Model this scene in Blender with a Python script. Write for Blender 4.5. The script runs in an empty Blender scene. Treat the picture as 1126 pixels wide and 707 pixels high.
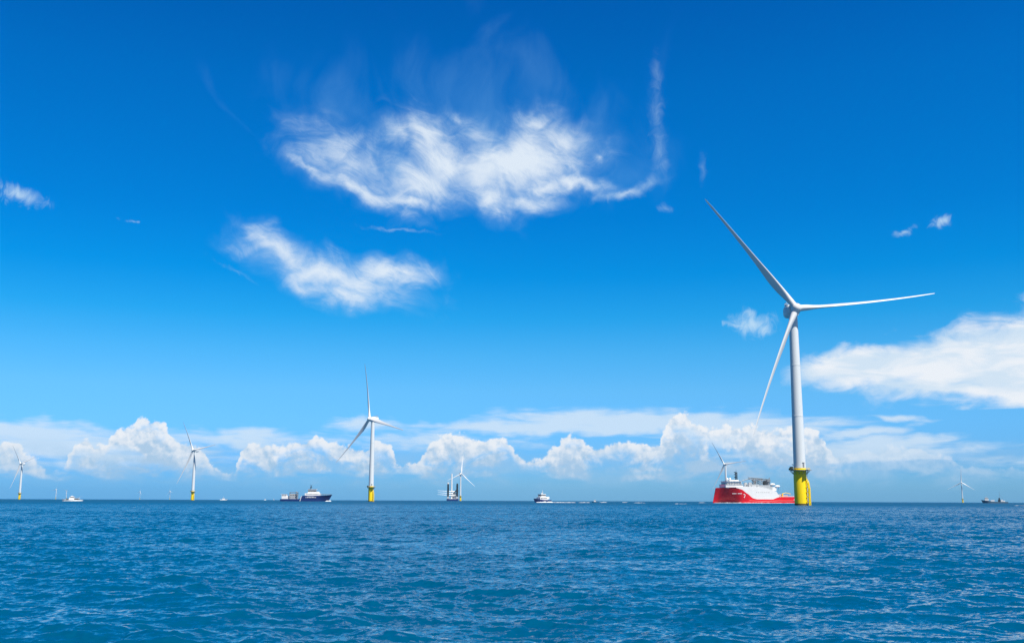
import bpy, bmesh, math, random
import numpy as np
from mathutils import Vector, Matrix

rng = random.Random(7)
sc = bpy.context.scene
C = bpy.context.collection
R = math.radians

# ------------------------------------------------------------------ camera
F_PX, W_PX, H_PX = 1130.0, 1126.0, 707.0
CX, CY = W_PX / 2, H_PX / 2
CAM_H = 2.0
PITCH = math.atan((550.3 - CY) / F_PX)
ROLL = 0.0036
fwd = Vector((0, math.cos(PITCH), math.sin(PITCH)))
right0 = Vector((1, 0, 0))
up0 = right0.cross(fwd)
right = right0 * math.cos(ROLL) + up0 * math.sin(ROLL)
up = up0 * math.cos(ROLL) - right0 * math.sin(ROLL)
cam_d = bpy.data.cameras.new('camera')
cam = bpy.data.objects.new('camera', cam_d)
C.objects.link(cam)
cam.matrix_world = Matrix(((right.x, up.x, -fwd.x, 0), (right.y, up.y, -fwd.y, 0),
                           (right.z, up.z, -fwd.z, CAM_H), (0, 0, 0, 1)))
cam_d.sensor_width = 36
cam_d.lens = 36 * F_PX / W_PX
cam_d.clip_start = 0.1
cam_d.clip_end = 200000
sc.camera = cam


def ray(px, py):
    """world direction seen at a pixel of the photograph"""
    return (fwd * F_PX + right * (px - CX) - up * (py - CY)).normalized()


def azel(px, py):
    d = ray(px, py)
    return math.degrees(math.atan2(d.x, d.y)), math.degrees(math.asin(d.z))


def at(px, depth):
    """point on the sea whose horizon column is px, at the given depth along the view axis"""
    d = ray(px, 551)
    s = depth / d.dot(fwd)
    return Vector((d.x * s, d.y * s, 0))


# ------------------------------------------------------------------ exposure
sc.view_settings.view_transform = 'Standard'
sc.view_settings.look = 'None'
sc.view_settings.gamma = 1
EXPOSURE = 0.35
sc.view_settings.exposure = EXPOSURE
sc.view_settings.use_curve_mapping = False

# ------------------------------------------------------------------ sun
SUN_AZ, SUN_EL = R(140), R(57)
sun_dir = Vector((math.sin(SUN_AZ) * math.cos(SUN_EL), math.cos(SUN_AZ) * math.cos(SUN_EL), math.sin(SUN_EL)))
sl = bpy.data.lights.new('sun', 'SUN')
sl.energy = 5.0
sl.angle = R(0.53)
sl.color = (1.0, 0.95, 0.86)
so = bpy.data.objects.new('sun', sl)
so.rotation_euler = sun_dir.to_track_quat('Z', 'Y').to_euler()
so.location = (200, -200, 400)
C.objects.link(so)

# ------------------------------------------------------------------ sky: Nishita + procedural clouds, all by world direction
world = bpy.data.worlds.new('World')
sc.world = world
world.use_nodes = True
nt = world.node_tree
nt.nodes.clear()
SKY = 0.1 / 2 ** EXPOSURE


def node(tp, **kw):
    n = nt.nodes.new(tp)
    for k, v in kw.items():
        setattr(n, k, v)
    return n


def put(sock, v):
    if isinstance(v, bpy.types.NodeSocket):
        nt.links.new(v, sock)
    elif v is not None:
        sock.default_value = v


def M(op, a, b=None, c=None, clamp=False):
    n = node('ShaderNodeMath', operation=op, use_clamp=clamp)
    put(n.inputs[0], a); put(n.inputs[1], b); put(n.inputs[2], c)
    return n.outputs[0]


def V(op, a, b=None):
    n = node('ShaderNodeVectorMath', operation=op)
    put(n.inputs[0], a); put(n.inputs[1], b)
    return n.outputs['Value'] if op in ('LENGTH', 'DOT_PRODUCT', 'DISTANCE') else n.outputs[0]


def vec(x, y, z=0.0):
    n = node('ShaderNodeCombineXYZ')
    put(n.inputs[0], x); put(n.inputs[1], y); put(n.inputs[2], z)
    return n.outputs[0]


def sstep(v, lo, hi, o0=0.0, o1=1.0):
    n = node('ShaderNodeMapRange', interpolation_type='SMOOTHSTEP')
    put(n.inputs['Value'], v)
    n.inputs['From Min'].default_value = lo; n.inputs['From Max'].default_value = hi
    n.inputs['To Min'].default_value = o0; n.inputs['To Max'].default_value = o1
    return n.outputs['Result']


def noise(p, scale, detail=6, rough=0.55, dist=0.0, lac=2.0, col=False):
    n = node('ShaderNodeTexNoise', noise_dimensions='2D')
    put(n.inputs['Vector'], p)
    n.inputs['Scale'].default_value = scale
    n.inputs['Detail'].default_value = detail
    n.inputs['Roughness'].default_value = rough
    n.inputs['Lacunarity'].default_value = lac
    n.inputs['Distortion'].default_value = dist
    return n.outputs['Color' if col else 'Fac']


def voro(p, scale, smooth=0.25, detail=3, rough=0.55):
    n = node('ShaderNodeTexVoronoi', voronoi_dimensions='2D', feature='SMOOTH_F1')
    n.normalize = True
    put(n.inputs['Vector'], p)
    n.inputs['Scale'].default_value = scale
    n.inputs['Detail'].default_value = detail
    n.inputs['Roughness'].default_value = rough
    n.inputs['Smoothness'].default_value = smooth
    return n.outputs['Distance']


def mixc(f, a, b):
    n = node('ShaderNodeMix', data_type='RGBA')
    put(n.inputs['Factor'], f)
    put(n.inputs[6], a); put(n.inputs[7], b)
    return n.outputs[2]


def lin(r, g, b, s=1.0):
    f = lambda c: (c / 255 / 12.92 if c < 10 else ((c / 255 + 0.055) / 1.055) ** 2.4) * s
    return (f(r), f(g), f(b), 1)


def warp(p, scale, amp, seed, detail=3):
    c = noise(V('ADD', p, (seed, seed * 1.7, seed * 0.3)), scale, detail, 0.5, col=True)
    return V('ADD', p, V('MULTIPLY', V('SUBTRACT', c, (0.5, 0.5, 0.5)), (amp, amp, 0)))


DEG = 57.29578
PXD = 0.0505            # degrees per photo pixel near the middle


def ellipse(p, cx, cy, rx, ry, rot=0.0):
    """1 at the middle, 0 on the rim; px of the photo give the direction, rot clockwise"""
    a, e = azel(cx, cy)
    m = node('ShaderNodeMapping', vector_type='TEXTURE')
    put(m.inputs['Vector'], p)
    m.inputs['Location'].default_value = (a, e, 0)
    m.inputs['Rotation'].default_value = (0, 0, R(-rot))
    m.inputs['Scale'].default_value = (rx * PXD, ry * PXD, 1)
    return M('SUBTRACT', 1.0, V('LENGTH', m.outputs[0]))


def union(p, items, k=0.25):
    r = None
    for it in items:
        e = ellipse(p, *it[:5])
        if len(it) > 5:
            e = M('SUBTRACT', e, it[5])
        r = e if r is None else M('SMOOTH_MAX', r, e, k)
    return M('MAXIMUM', r, -2.0)


tc = node('ShaderNodeTexCoord')
sep = node('ShaderNodeSeparateXYZ')
put(sep.inputs[0], tc.outputs['Generated'])
dx, dy, dz = sep.outputs
AZ = M('MULTIPLY', M('ARCTAN2', dx, dy), DEG)
EL = M('MULTIPLY', M('ARCSINE', dz), DEG)
P = vec(AZ, EL, 0.0)

nish = node('ShaderNodeTexSky', sky_type='NISHITA')
nish.sun_disc = False
nish.sun_elevation = SUN_EL
nish.sun_rotation = SUN_AZ
nish.altitude = 0
nish.air_density = 1.0
nish.dust_density = 0.6
nish.ozone_density = 3.0
sky = nish.outputs[0]

# tint of the Nishita sky by elevation (deep polarised blue overhead, pale at the horizon)
TINT = [(0.0, (121, 181, 219), (174, 174, 158)), (0.8, (119, 180, 220), (178, 182, 168)), (2.2, (113, 181, 229), (186, 192, 178)),
        (4.0, (111, 188, 240), (176, 191, 190)), (6.0, (104, 190, 245), (163, 188, 201)), (8.0, (76, 178, 241), (148, 177, 200)),
        (10.0, (36, 160, 233), (134, 164, 195)), (12.3, (4, 143, 224), (124, 154, 188)), (15.5, (0, 127, 214), (114, 144, 180)),
        (22.5, (0, 109, 196), (100, 128, 165)), (27.0, (0, 96, 183), (94, 121, 158)), (40.0, (0, 78, 158), (90, 117, 152)), (60, (8, 66, 132), (85, 110, 145))]
ramp = node('ShaderNodeValToRGB')
put(ramp.inputs[0], M('DIVIDE', EL, 60.0, clamp=True))
els = ramp.color_ramp.elements
for i, (e, want, have) in enumerate(TINT):
    w_, h_ = lin(*want), lin(*have)
    c = tuple(w_[k] / h_[k] for k in range(3)) + (1,)
    if i < 2:
        els[i].position = e / 60; els[i].color = c
    else:
        els.new(e / 60).color = c
mul = node('ShaderNodeMix', data_type='RGBA', blend_type='MULTIPLY')
mul.clamp_result = False
mul.inputs['Factor'].default_value = 1
# the sun's half of the sky, behind the camera, is dimmed and tinted to set the fill on shaded sides
put(mul.inputs[6], sky); put(mul.inputs[7], mixc(sstep(dy, -0.2, 0.5), (0.50, 0.58, 0.74, 1), ramp.outputs[0]))
col = mul.outputs[2]
# bluer towards the left, a touch greyer on the right, low down
low_l = M('MULTIPLY', sstep(AZ, 6.0, -24.0), sstep(EL, 4.0, 0.3))
col_m = node('ShaderNodeMix', data_type='RGBA', blend_type='MULTIPLY')
put(col_m.inputs['Factor'], low_l); put(col_m.inputs[6], col); col_m.inputs[7].default_value = (0.72, 0.91, 1.06, 1)
col = col_m.outputs[2]


# where the clouds stand, each lobe given by the direction of a pixel: x, y, half sizes, clockwise turn, (thinner by)
WISP = [(345, 182, 42, 9, 30, .3), (395, 208, 62, 9, 24, .12), (390, 180, 72, 30, 22, .28), (352, 168, 40, 22, 20, .5), (448, 222, 34, 9, 4), (440, 148, 30, 18, 20, .5), (468, 152, 36, 22, 35, .1), (488, 180, 32, 24, 50, -.25), (462, 200, 48, 22, 15, .05),
        (562, 182, 62, 24, -10, -.45), (610, 158, 34, 26, 50, .15), (592, 142, 34, 16, 30, .45), (625, 178, 30, 22, 30, .25), (535, 215, 32, 18, 35, .1), (548, 228, 22, 8, 45, .5), (582, 219, 44, 11, 6, .25), (632, 203, 36, 8, 4, -.05), (600, 205, 50, 14, 0, .15), (655, 175, 14, 9, 30, .6), (690, 210, 44, 8, -10, .7), (535, 152, 66, 20, 10, .6), (505, 132, 40, 14, 30, .95),
        (289, 267, 28, 9, 42, .2), (320, 285, 48, 16, 28, .05), (365, 303, 72, 17, 14, -.1), (425, 301, 42, 14, 2, -.25), (448, 302, 16, 6, 5, -.05), (375, 325, 40, 12, 8, .05), (335, 312, 40, 12, 30, .2)]
TUFT_MID = [(732, 229, 8, 5, 30, .1), (437, 253, 40, 2.5, 2, .2), (721, 84, 9, 34, 4, .6), (722, 125, 11, 34, 2, .45), (725, 168, 11, 30, -4, .4), (711, 203, 22, 8, -35, .4), (676, 217, 34, 6, -4, .4), (262, 300, 44, 4, 28, .75), (772, 185, 6, 22, 4, .5)]
TUFT_SIDE = [(22, 214, 34, 11, 14, .15), (828, 356, 20, 12, 4, -.25), (812, 358, 30, 5, 5, .2), (1034, 244, 10, 7, 0, 0), (994, 256, 17, 6, -25, .15), (150, 246, 28, 3, 8, .45), (740, 350, 14, 2, 3, .4)]
BIG = [(1010, 402, 130, 26, -4), (1090, 393, 130, 42, -8), (1210, 380, 140, 58, -8), (930, 398, 66, 17, -3, 0), (1060, 426, 110, 13, 5, .1), (1250, 410, 160, 40, 0), (905, 404, 40, 9, 0, .2), (1150, 437, 70, 10, 6, .1)]
STRAT = [(600, 470, 190, 9, -1, -.1), (660, 463, 105, 14, 0, -.3), (720, 468, 150, 11, 1, -.2), (790, 464, 150, 13, 1, -.1), (395, 465, 60, 10, 0, .2), (420, 466, 30, 7, 0, .2), (945, 477, 50, 6, -8, -.2), (985, 458, 42, 4, 8, .1), (1000, 495, 90, 8, -2), (930, 498, 120, 10, 0, -.1), (970, 490, 70, 9, -3, -.2),
         (40, 476, 85, 12, 2, -.2), (60, 492, 170, 17, 2, -.1), (280, 482, 120, 13, 0, .1), (480, 486, 130, 14, 0, .2), (-40, 480, 90, 18, 0), (1160, 505, 90, 9, 0, .2), (820, 480, 110, 16, 0)]
WISP_BOX = (-20.5, 11.7, 9.2, 60)
TOP = [(-60, 492), (-20, 490), (0, 488), (12, 485), (25, 491), (40, 505), (60, 516), (74, 510), (84, 485), (95, 482), (106, 487), (115, 487), (124, 473), (140, 468), (150, 463), (160, 458), (170, 459), (178, 466), (185, 475),
       (196, 484), (210, 487), (225, 498), (240, 512), (255, 516), (264, 502), (275, 487), (290, 487), (305, 490), (318, 486), (335, 481), (350, 480), (362, 485), (378, 487), (395, 489), (410, 487), (425, 485), (440, 510),
       (455, 508), (468, 493), (485, 479), (500, 476), (515, 479), (530, 482), (545, 478), (556, 482), (566, 491), (585, 504), (600, 497), (612, 490), (620, 480), (632, 477), (645, 482), (655, 490), (668, 488), (685, 484),
       (700, 487), (715, 489), (726, 488), (731, 470), (738, 460), (748, 453), (758, 456), (768, 466), (785, 470), (800, 469), (820, 468), (840, 470), (855, 472), (870, 468), (885, 470), (900, 474), (909, 486), (915, 500), (935, 498), (960, 493), (985, 490), (1010, 491), (1030, 496), (1045, 503), (1065, 512), (1090, 514), (1200, 514)]

S_ = 2 ** -EXPOSURE / SKY
sky_col = col


def fade(v, lo, hi):
    return sstep(v, lo, hi)


def box(a0, a1, e0, e1):
    """1 inside a window of directions: lets the renderer skip the clouds that are not there"""
    r = None
    for v, lim, op in ((AZ, a0, 'GREATER_THAN'), (AZ, a1, 'LESS_THAN'), (EL, e0, 'GREATER_THAN'), (EL, e1, 'LESS_THAN')):
        t = M(op, v, lim)
        r = t if r is None else M('MULTIPLY', r, t)
    return M('MULTIPLY', r, M('GREATER_THAN', dy, 0.1))


def backdrop(c):
    b = node('ShaderNodeBackground')
    put(b.inputs[0], c)
    b.inputs[1].default_value = SKY
    return b.outputs[0]


def choose(f, a, b):
    m = node('ShaderNodeMixShader')
    put(m.inputs[0], f); put(m.inputs[1], a); put(m.inputs[2], b)
    return m.outputs[0]


# ================= high clouds: veil, curling cirrus, tufts
Pw = warp(P, 0.12, 5.0, 3.0, 2)
veil = union(Pw, [(530, 115, 130, 62, 20), (410, 150, 120, 50, 25, 0.1), (640, 140, 90, 60, 0, 0.15), (250, 140, 90, 9, 48, 0.3), (560, 60, 100, 40, 40, 0.25), (690, 190, 70, 40, -10, .2), (720, 110, 22, 90, 3, .4)])
st = noise(V('MULTIPLY', warp(P, 0.15, 3.5, 9.0, 1), (0.7, 0.4, 1.0)), 0.6, 5, 0.55, 0.25)
veil_a = M('MULTIPLY', sstep(M('ADD', M('MULTIPLY', veil, 0.6), M('MULTIPLY', M('SUBTRACT', st, 0.5), 1.5)), -0.1, 1.15), 0.19)
veil_a = M('MULTIPLY', veil_a, M('MULTIPLY', sstep(AZ, -20.4, -15.0), sstep(AZ, 11.6, 8.5)))
hi = mixc(veil_a, sky_col, lin(140, 200, 245, S_))

Pa = warp(warp(P, 0.4, 1.15, 1.0, 1), 1.5, 0.45, 5.0, 3)
wisp = union(Pa, WISP, 0.3)
wig = warp(warp(V('ADD', P, (40, 0, 0)), 0.25, 3.0, 12.0, 1), 0.8, 0.7, 15.0, 1)
s1 = noise(V('MULTIPLY', wig, (0.75, 1.2, 1.0)), 0.7, 6, 0.55, 0.2)
sp = node('ShaderNodeSeparateXYZ'); put(sp.inputs[0], warp(P, 0.22, 3.2, 22.0, 2))
fib = vec(M('SUBTRACT', M('MULTIPLY', sp.outputs[0], 0.42), M('MULTIPLY', sp.outputs[1], 0.24)), M('ADD', M('MULTIPLY', sp.outputs[0], 0.65), M('MULTIPLY', sp.outputs[1], 1.35)))
s3 = noise(fib, 1.5, 5, 0.62, 0.25)
rid = M('SUBTRACT', 1.0, M('ABSOLUTE', M('SUBTRACT', M('MULTIPLY', s3, 2.0), 1.0)))
wd = M('ADD', M('MULTIPLY', wisp, 1.0), M('ADD', M('MULTIPLY', M('SUBTRACT', s1, 0.5), 1.35), M('MULTIPLY', M('SUBTRACT', rid, 0.8), 0.6)))
wisp_a = M('POWER', sstep(wd, -0.55, 1.3), 1.45)
soft = M('MULTIPLY', sstep(M('ADD', wisp, M('MULTIPLY', M('SUBTRACT', s1, 0.5), 1.2)), -0.9, 0.5), 0.34)
hi = mixc(soft, hi, lin(170, 214, 246, S_))
hi = mixc(M('MULTIPLY', wisp_a, 0.93), hi, lin(228, 239, 250, S_))

Pt = warp(P, 1.0, 0.55, 31.0, 3)
tuft_mid = union(Pt, TUFT_MID, 0.12)
t1 = noise(V('MULTIPLY', warp(P, 0.5, 1.0, 33.0, 1), (1.2, 0.9, 1.0)), 1.5, 5, 0.6, 0.6)
tn = M('MULTIPLY', M('SUBTRACT', t1, 0.5), 1.7)
tuft_a = M('MULTIPLY', sstep(M('ADD', tuft_mid, tn), -0.55, 1.8), 0.42)
hi = mixc(tuft_a, hi, lin(190, 223, 246, S_))

# ================= tufts at the sides
tuft_side = union(Pt, TUFT_SIDE, 0.12)
tufts_a = M('MULTIPLY', sstep(M('ADD', tuft_side, tn), -0.2, 1.3), 0.8)
side = mixc(tufts_a, sky_col, lin(200, 228, 248, S_))

# ================= broad soft cloud on the right
Pc = warp(warp(P, 0.3, 1.2, 41.0, 2), 1.4, 0.35, 47.0, 2)
big = union(Pc, BIG, 0.3)
b1 = noise(V('MULTIPLY', P, (0.5, 1.3, 1.0)), 0.8, 5, 0.6, 0.4)
bd = M('ADD', big, M('MULTIPLY', M('SUBTRACT', b1, 0.5), 0.9))
big_a = M('MULTIPLY', M('MULTIPLY', sstep(bd, -0.12, 0.55), 0.94), sstep(EL, 4.58, 4.68))
b2 = noise(V('ADD', V('MULTIPLY', P, (0.4, 1.4, 1.0)), (5, 0, 0)), 0.9, 4, 0.5, 0.3)
bigc = mixc(sstep(b2, 0.35, 0.65), lin(216, 232, 246, S_), lin(243, 246, 250, S_))
east = mixc(big_a, side, bigc)

# ================= low clouds: layered stratus and the cumulus bank
Ps = warp(P, 0.6, 0.7, 51.0, 2)
strat = union(Ps, STRAT, 0.3)
g1 = noise(V('MULTIPLY', P, (0.35, 2.2, 1.0)), 0.9, 5, 0.58, 0.3)
strat_a = M('MULTIPLY', M('MULTIPLY', sstep(M('ADD', strat, M('MULTIPLY', M('SUBTRACT', g1, 0.5), 1.5)), -0.15, 0.8), 0.74), M('MULTIPLY', sstep(EL, 5.25, 4.95), M('MAXIMUM', sstep(EL, 4.55, 4.35), sstep(AZ, 16.0, 12.0))))
lo = mixc(strat_a, sky_col, lin(222, 236, 248, S_))

A0, A1 = azel(TOP[0][0], 500)[0], azel(TOP[-1][0], 500)[0]
E0, E1 = 0.0, 6.0
fc = node('ShaderNodeFloatCurve')
cv = fc.mapping.curves[0]
Pk = warp(warp(P, 0.9, 0.4, 61.0, 2), 3.2, 0.2, 67.0, 1)
sk = node('ShaderNodeSeparateXYZ'); put(sk.inputs[0], Pk)
pts = [((azel(x, y)[0] - A0) / (A1 - A0), (azel(x, y)[1] - E0) / (E1 - E0)) for x, y in [(x_, y_ + 3) for x_, y_ in TOP]]
cv.points[0].location = pts[0]; cv.points[1].location = pts[-1]
for p_ in pts[1:-1]:
    cv.points.new(*p_)
for p_ in cv.points:
    p_.handle_type = 'AUTO_CLAMPED'
fc.mapping.update()
put(fc.inputs['Value'], M('DIVIDE', M('SUBTRACT', sk.outputs[0], A0), A1 - A0, clamp=True))
top = M('ADD', M('MULTIPLY', fc.outputs[0], E1 - E0), E0)


def puffs(p):
    return M('SUBTRACT', 0.55, voro(p, 1.15, 0.35, 2.5, 0.6))


Pv = warp(P, 2.2, 0.3, 71.0, 2)
pf = puffs(Pv)
pf2 = puffs(V('ADD', Pv, (0.13, 0.2, 0)))
lump = noise(V('MULTIPLY', P, (1.0, 1.1, 1)), 1.1, 5, 0.58, 0.2)
depth = M('ADD', M('SUBTRACT', top, sk.outputs[1]), M('ADD', M('MULTIPLY', pf, 0.75), M('MULTIPLY', M('SUBTRACT', lump, 0.5), 0.9)))
edge = sstep(depth, 0.04, 0.26)
base_n = noise(V('MULTIPLY', P, (0.5, 1.4, 1.0)), 0.9, 5, 0.6, 0.2)
low = sstep(M('ADD', EL, M('MULTIPLY', M('SUBTRACT', base_n, 0.5), 2.2)), 0.95, 1.95)
patch = sstep(noise(V('ADD', V('MULTIPLY', P, (0.7, 1.0, 1.0)), (17, 0, 0)), 0.55, 4, 0.6, 0.3), 0.36, 0.58, 0.12, 1.0)
patch = M('MAXIMUM', patch, sstep(M('SUBTRACT', top, EL), 0.9, 0.1))
thin = sstep(AZ, 16.5, 18.5, 1.0, 0.4)
cum_a = M('MULTIPLY', M('MULTIPLY', M('MULTIPLY', edge, low), M('MULTIPLY', patch, thin)), 0.95)
lit = M('ADD', M('MULTIPLY', M('SUBTRACT', pf, pf2), 2.2), M('ADD', M('MULTIPLY', M('SUBTRACT', lump, 0.5), 1.9), M('MULTIPLY', M('SUBTRACT', M('SUBTRACT', EL, top), -0.55), 0.5)))
cumc = mixc(sstep(lit, -0.75, 0.5), lin(176, 205, 232, S_), lin(242, 245, 249, S_))
lo = mixc(cum_a, lo, cumc)
murk = M('MULTIPLY', M('MULTIPLY', sstep(EL, 3.4, 1.9), sstep(EL, 0.3, 1.5)), M('MULTIPLY', sstep(base_n, 0.3, 0.65), 0.42))
lo = mixc(murk, lo, lin(160, 200, 232, S_))

hi_box = box(*WISP_BOX)
east_box = box(14.7, 60, 4.6, 60)
side_box = box(-60, 14.7, 5.3, 60)
low_box = box(-60, 60, 0.0, 5.3)
out = backdrop(sky_col)
out = choose(low_box, out, backdrop(lo))
out = choose(side_box, out, backdrop(side))
out = choose(east_box, out, backdrop(east))
out = choose(hi_box, out, backdrop(hi))
wo = node('ShaderNodeOutputWorld')
put(wo.inputs[0], out)

# ------------------------------------------------------------------ materials
def mat(name, col, rough=0.5, metal=0.0, vary=0.12, scale=0.6, streak=0.0, spec=0.5):
    """painted surface: base colour broken up by weathering noise and rain streaks"""
    m = bpy.data.materials.new(name)
    m.use_nodes = True
    t = m.node_tree
    b = t.nodes['Principled BSDF']
    b.inputs['Roughness'].default_value = rough
    b.inputs['Metallic'].default_value = metal
    b.inputs['Specular IOR Level'].default_value = spec
    tcn = t.nodes.new('ShaderNodeTexCoord')
    mp = t.nodes.new('ShaderNodeMapping')
    mp.inputs['Scale'].default_value = (1, 1, 0.25 if streak else 1)
    n = t.nodes.new('ShaderNodeTexNoise')
    n.inputs['Scale'].default_value = scale
    n.inputs['Detail'].default_value = 5
    n.inputs['Roughness'].default_value = 0.6
    r = t.nodes.new('ShaderNodeValToRGB')
    e = r.color_ramp.elements
    d = 1 - vary
    e[0].position = 0.3; e[0].color = (col[0] * d, col[1] * d, col[2] * d, 1)
    e[1].position = 0.65; e[1].color = (*col[:3], 1)
    t.links.new(tcn.outputs['Object'], mp.inputs['Vector'])
    t.links.new(mp.outputs[0], n.inputs['Vector'])
    t.links.new(n.outputs['Fac'], r.inputs[0])
    out = r.outputs[0]
    if streak:
        n2 = t.nodes.new('ShaderNodeTexNoise')
        mp2 = t.nodes.new('ShaderNodeMapping')
        mp2.inputs['Scale'].default_value = (1.2, 1.2, 0.06)
        n2.inputs['Scale'].default_value = 1.6
        n2.inputs['Detail'].default_value = 4
        r2 = t.nodes.new('ShaderNodeMapRange')
        r2.inputs['From Min'].default_value = 0.55; r2.inputs['From Max'].default_value = 0.75
        r2.inputs['To Max'].default_value = streak
        mx = t.nodes.new('ShaderNodeMix'); mx.data_type = 'RGBA'
        mx.inputs[7].default_value = (0.16, 0.11, 0.07, 1)
        t.links.new(tcn.outputs['Object'], mp2.inputs['Vector'])
        t.links.new(mp2.outputs[0], n2.inputs['Vector'])
        t.links.new(n2.outputs['Fac'], r2.inputs['Value'])
        t.links.new(r2.outputs['Result'], mx.inputs['Factor'])
        t.links.new(out, mx.inputs[6])
        out = mx.outputs[2]
    t.links.new(out, b.inputs['Base Color'])
    return m


# ------------------------------------------------------------------ sea
def sea_material():
    m = bpy.data.materials.new('sea_water')
    m.use_nodes = True
    t = m.node_tree
    b = t.nodes['Principled BSDF']
    b.inputs['Base Color'].default_value = (0.0, 0.070, 0.150, 1)
    b.inputs['IOR'].default_value = 1.38
    b.inputs['Roughness'].default_value = 0.03
    g = t.nodes.new('ShaderNodeNewGeometry')

    # wavelets too small for the mesh: their slopes tilt the normal directly
    def slope(fac_scale, det, rough, gain, rot, sx=0.75):
        mp = t.nodes.new('ShaderNodeMapping')
        mp.inputs['Scale'].default_value = (sx, 1.25, 1)
        mp.inputs['Rotation'].default_value = (0, 0, rot)
        n = t.nodes.new('ShaderNodeTexNoise')
        n.noise_dimensions = '2D'
        n.inputs['Scale'].default_value = fac_scale
        n.inputs['Detail'].default_value = det
        n.inputs['Roughness'].default_value = rough
        n.inputs['Distortion'].default_value = 0.4
        t.links.new(g.outputs['Position'], mp.inputs['Vector'])
        t.links.new(mp.outputs[0], n.inputs['Vector'])
        a = t.nodes.new('ShaderNodeVectorMath'); a.operation = 'SUBTRACT'
        a.inputs[1].default_value = (0.5, 0.5, 0.5)
        t.links.new(n.outputs['Color'], a.inputs[0])
        m_ = t.nodes.new('ShaderNodeVectorMath'); m_.operation = 'MULTIPLY'
        m_.inputs[1].default_value = (gain, gain, 0)
        t.links.new(a.outputs[0], m_.inputs[0])
        return m_.outputs[0]

    def vm(op, a, c, sc_=None):
        n = t.nodes.new('ShaderNodeVectorMath'); n.operation = op
        t.links.new(a, n.inputs[0])
        if sc_ is not None:
            t.links.new(sc_, n.inputs['Scale'])
        elif c is not None:
            t.links.new(c, n.inputs[1])
        return n.outputs[0]

    dist = t.nodes.new('ShaderNodeVectorMath'); dist.operation = 'LENGTH'
    t.links.new(g.outputs['Position'], dist.inputs[0])

    def ramp_d(d0, d1):
        mr = t.nodes.new('ShaderNodeMapRange')
        mr.inputs['From Min'].default_value = d0; mr.inputs['From Max'].default_value = d1
        t.links.new(dist.outputs['Value'], mr.inputs['Value'])
        return mr.outputs['Result']
    fine = slope(7.5, 3, 0.65, SLOPE_FINE, R(12))
    # where the mesh grows too coarse for the metre-long waves, their slopes come in here
    mid = vm('SCALE', slope(1.3, 3, 0.65, SLOPE_MID, R(-8)), None, ramp_d(40, 220))
    wide = vm('SCALE', slope(0.16, 2, 0.6, SLOPE_WIDE, R(5)), None, ramp_d(300, 1200))
    tot = vm('ADD', vm('ADD', fine, mid), wide)
    # unresolved wavelets make the far water rougher
    def rough_in(d0, d1, a, b_):
        mr = t.nodes.new('ShaderNodeMapRange')
        mr.interpolation_type = 'SMOOTHSTEP'
        for k, v in (('From Min', d0), ('From Max', d1), ('To Min', a), ('To Max', b_)):
            mr.inputs[k].default_value = v
        t.links.new(dist.outputs['Value'], mr.inputs['Value'])
        return mr.outputs['Result']
    ad = t.nodes.new('ShaderNodeMath'); ad.operation = 'ADD'
    t.links.new(rough_in(15, 200, 0.05, 0.15), ad.inputs[0])
    t.links.new(rough_in(150, 900, 0.0, 0.33), ad.inputs[1])
    t.links.new(ad.outputs[0], b.inputs['Roughness'])
    nn = vm('NORMALIZE', vm('ADD', g.outputs['Normal'], tot), None)
    t.links.new(nn, b.inputs['Normal'])
    return m


SLOPE_FINE, SLOPE_MID, SLOPE_WIDE = 0.9, 0.7, 0.3


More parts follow.
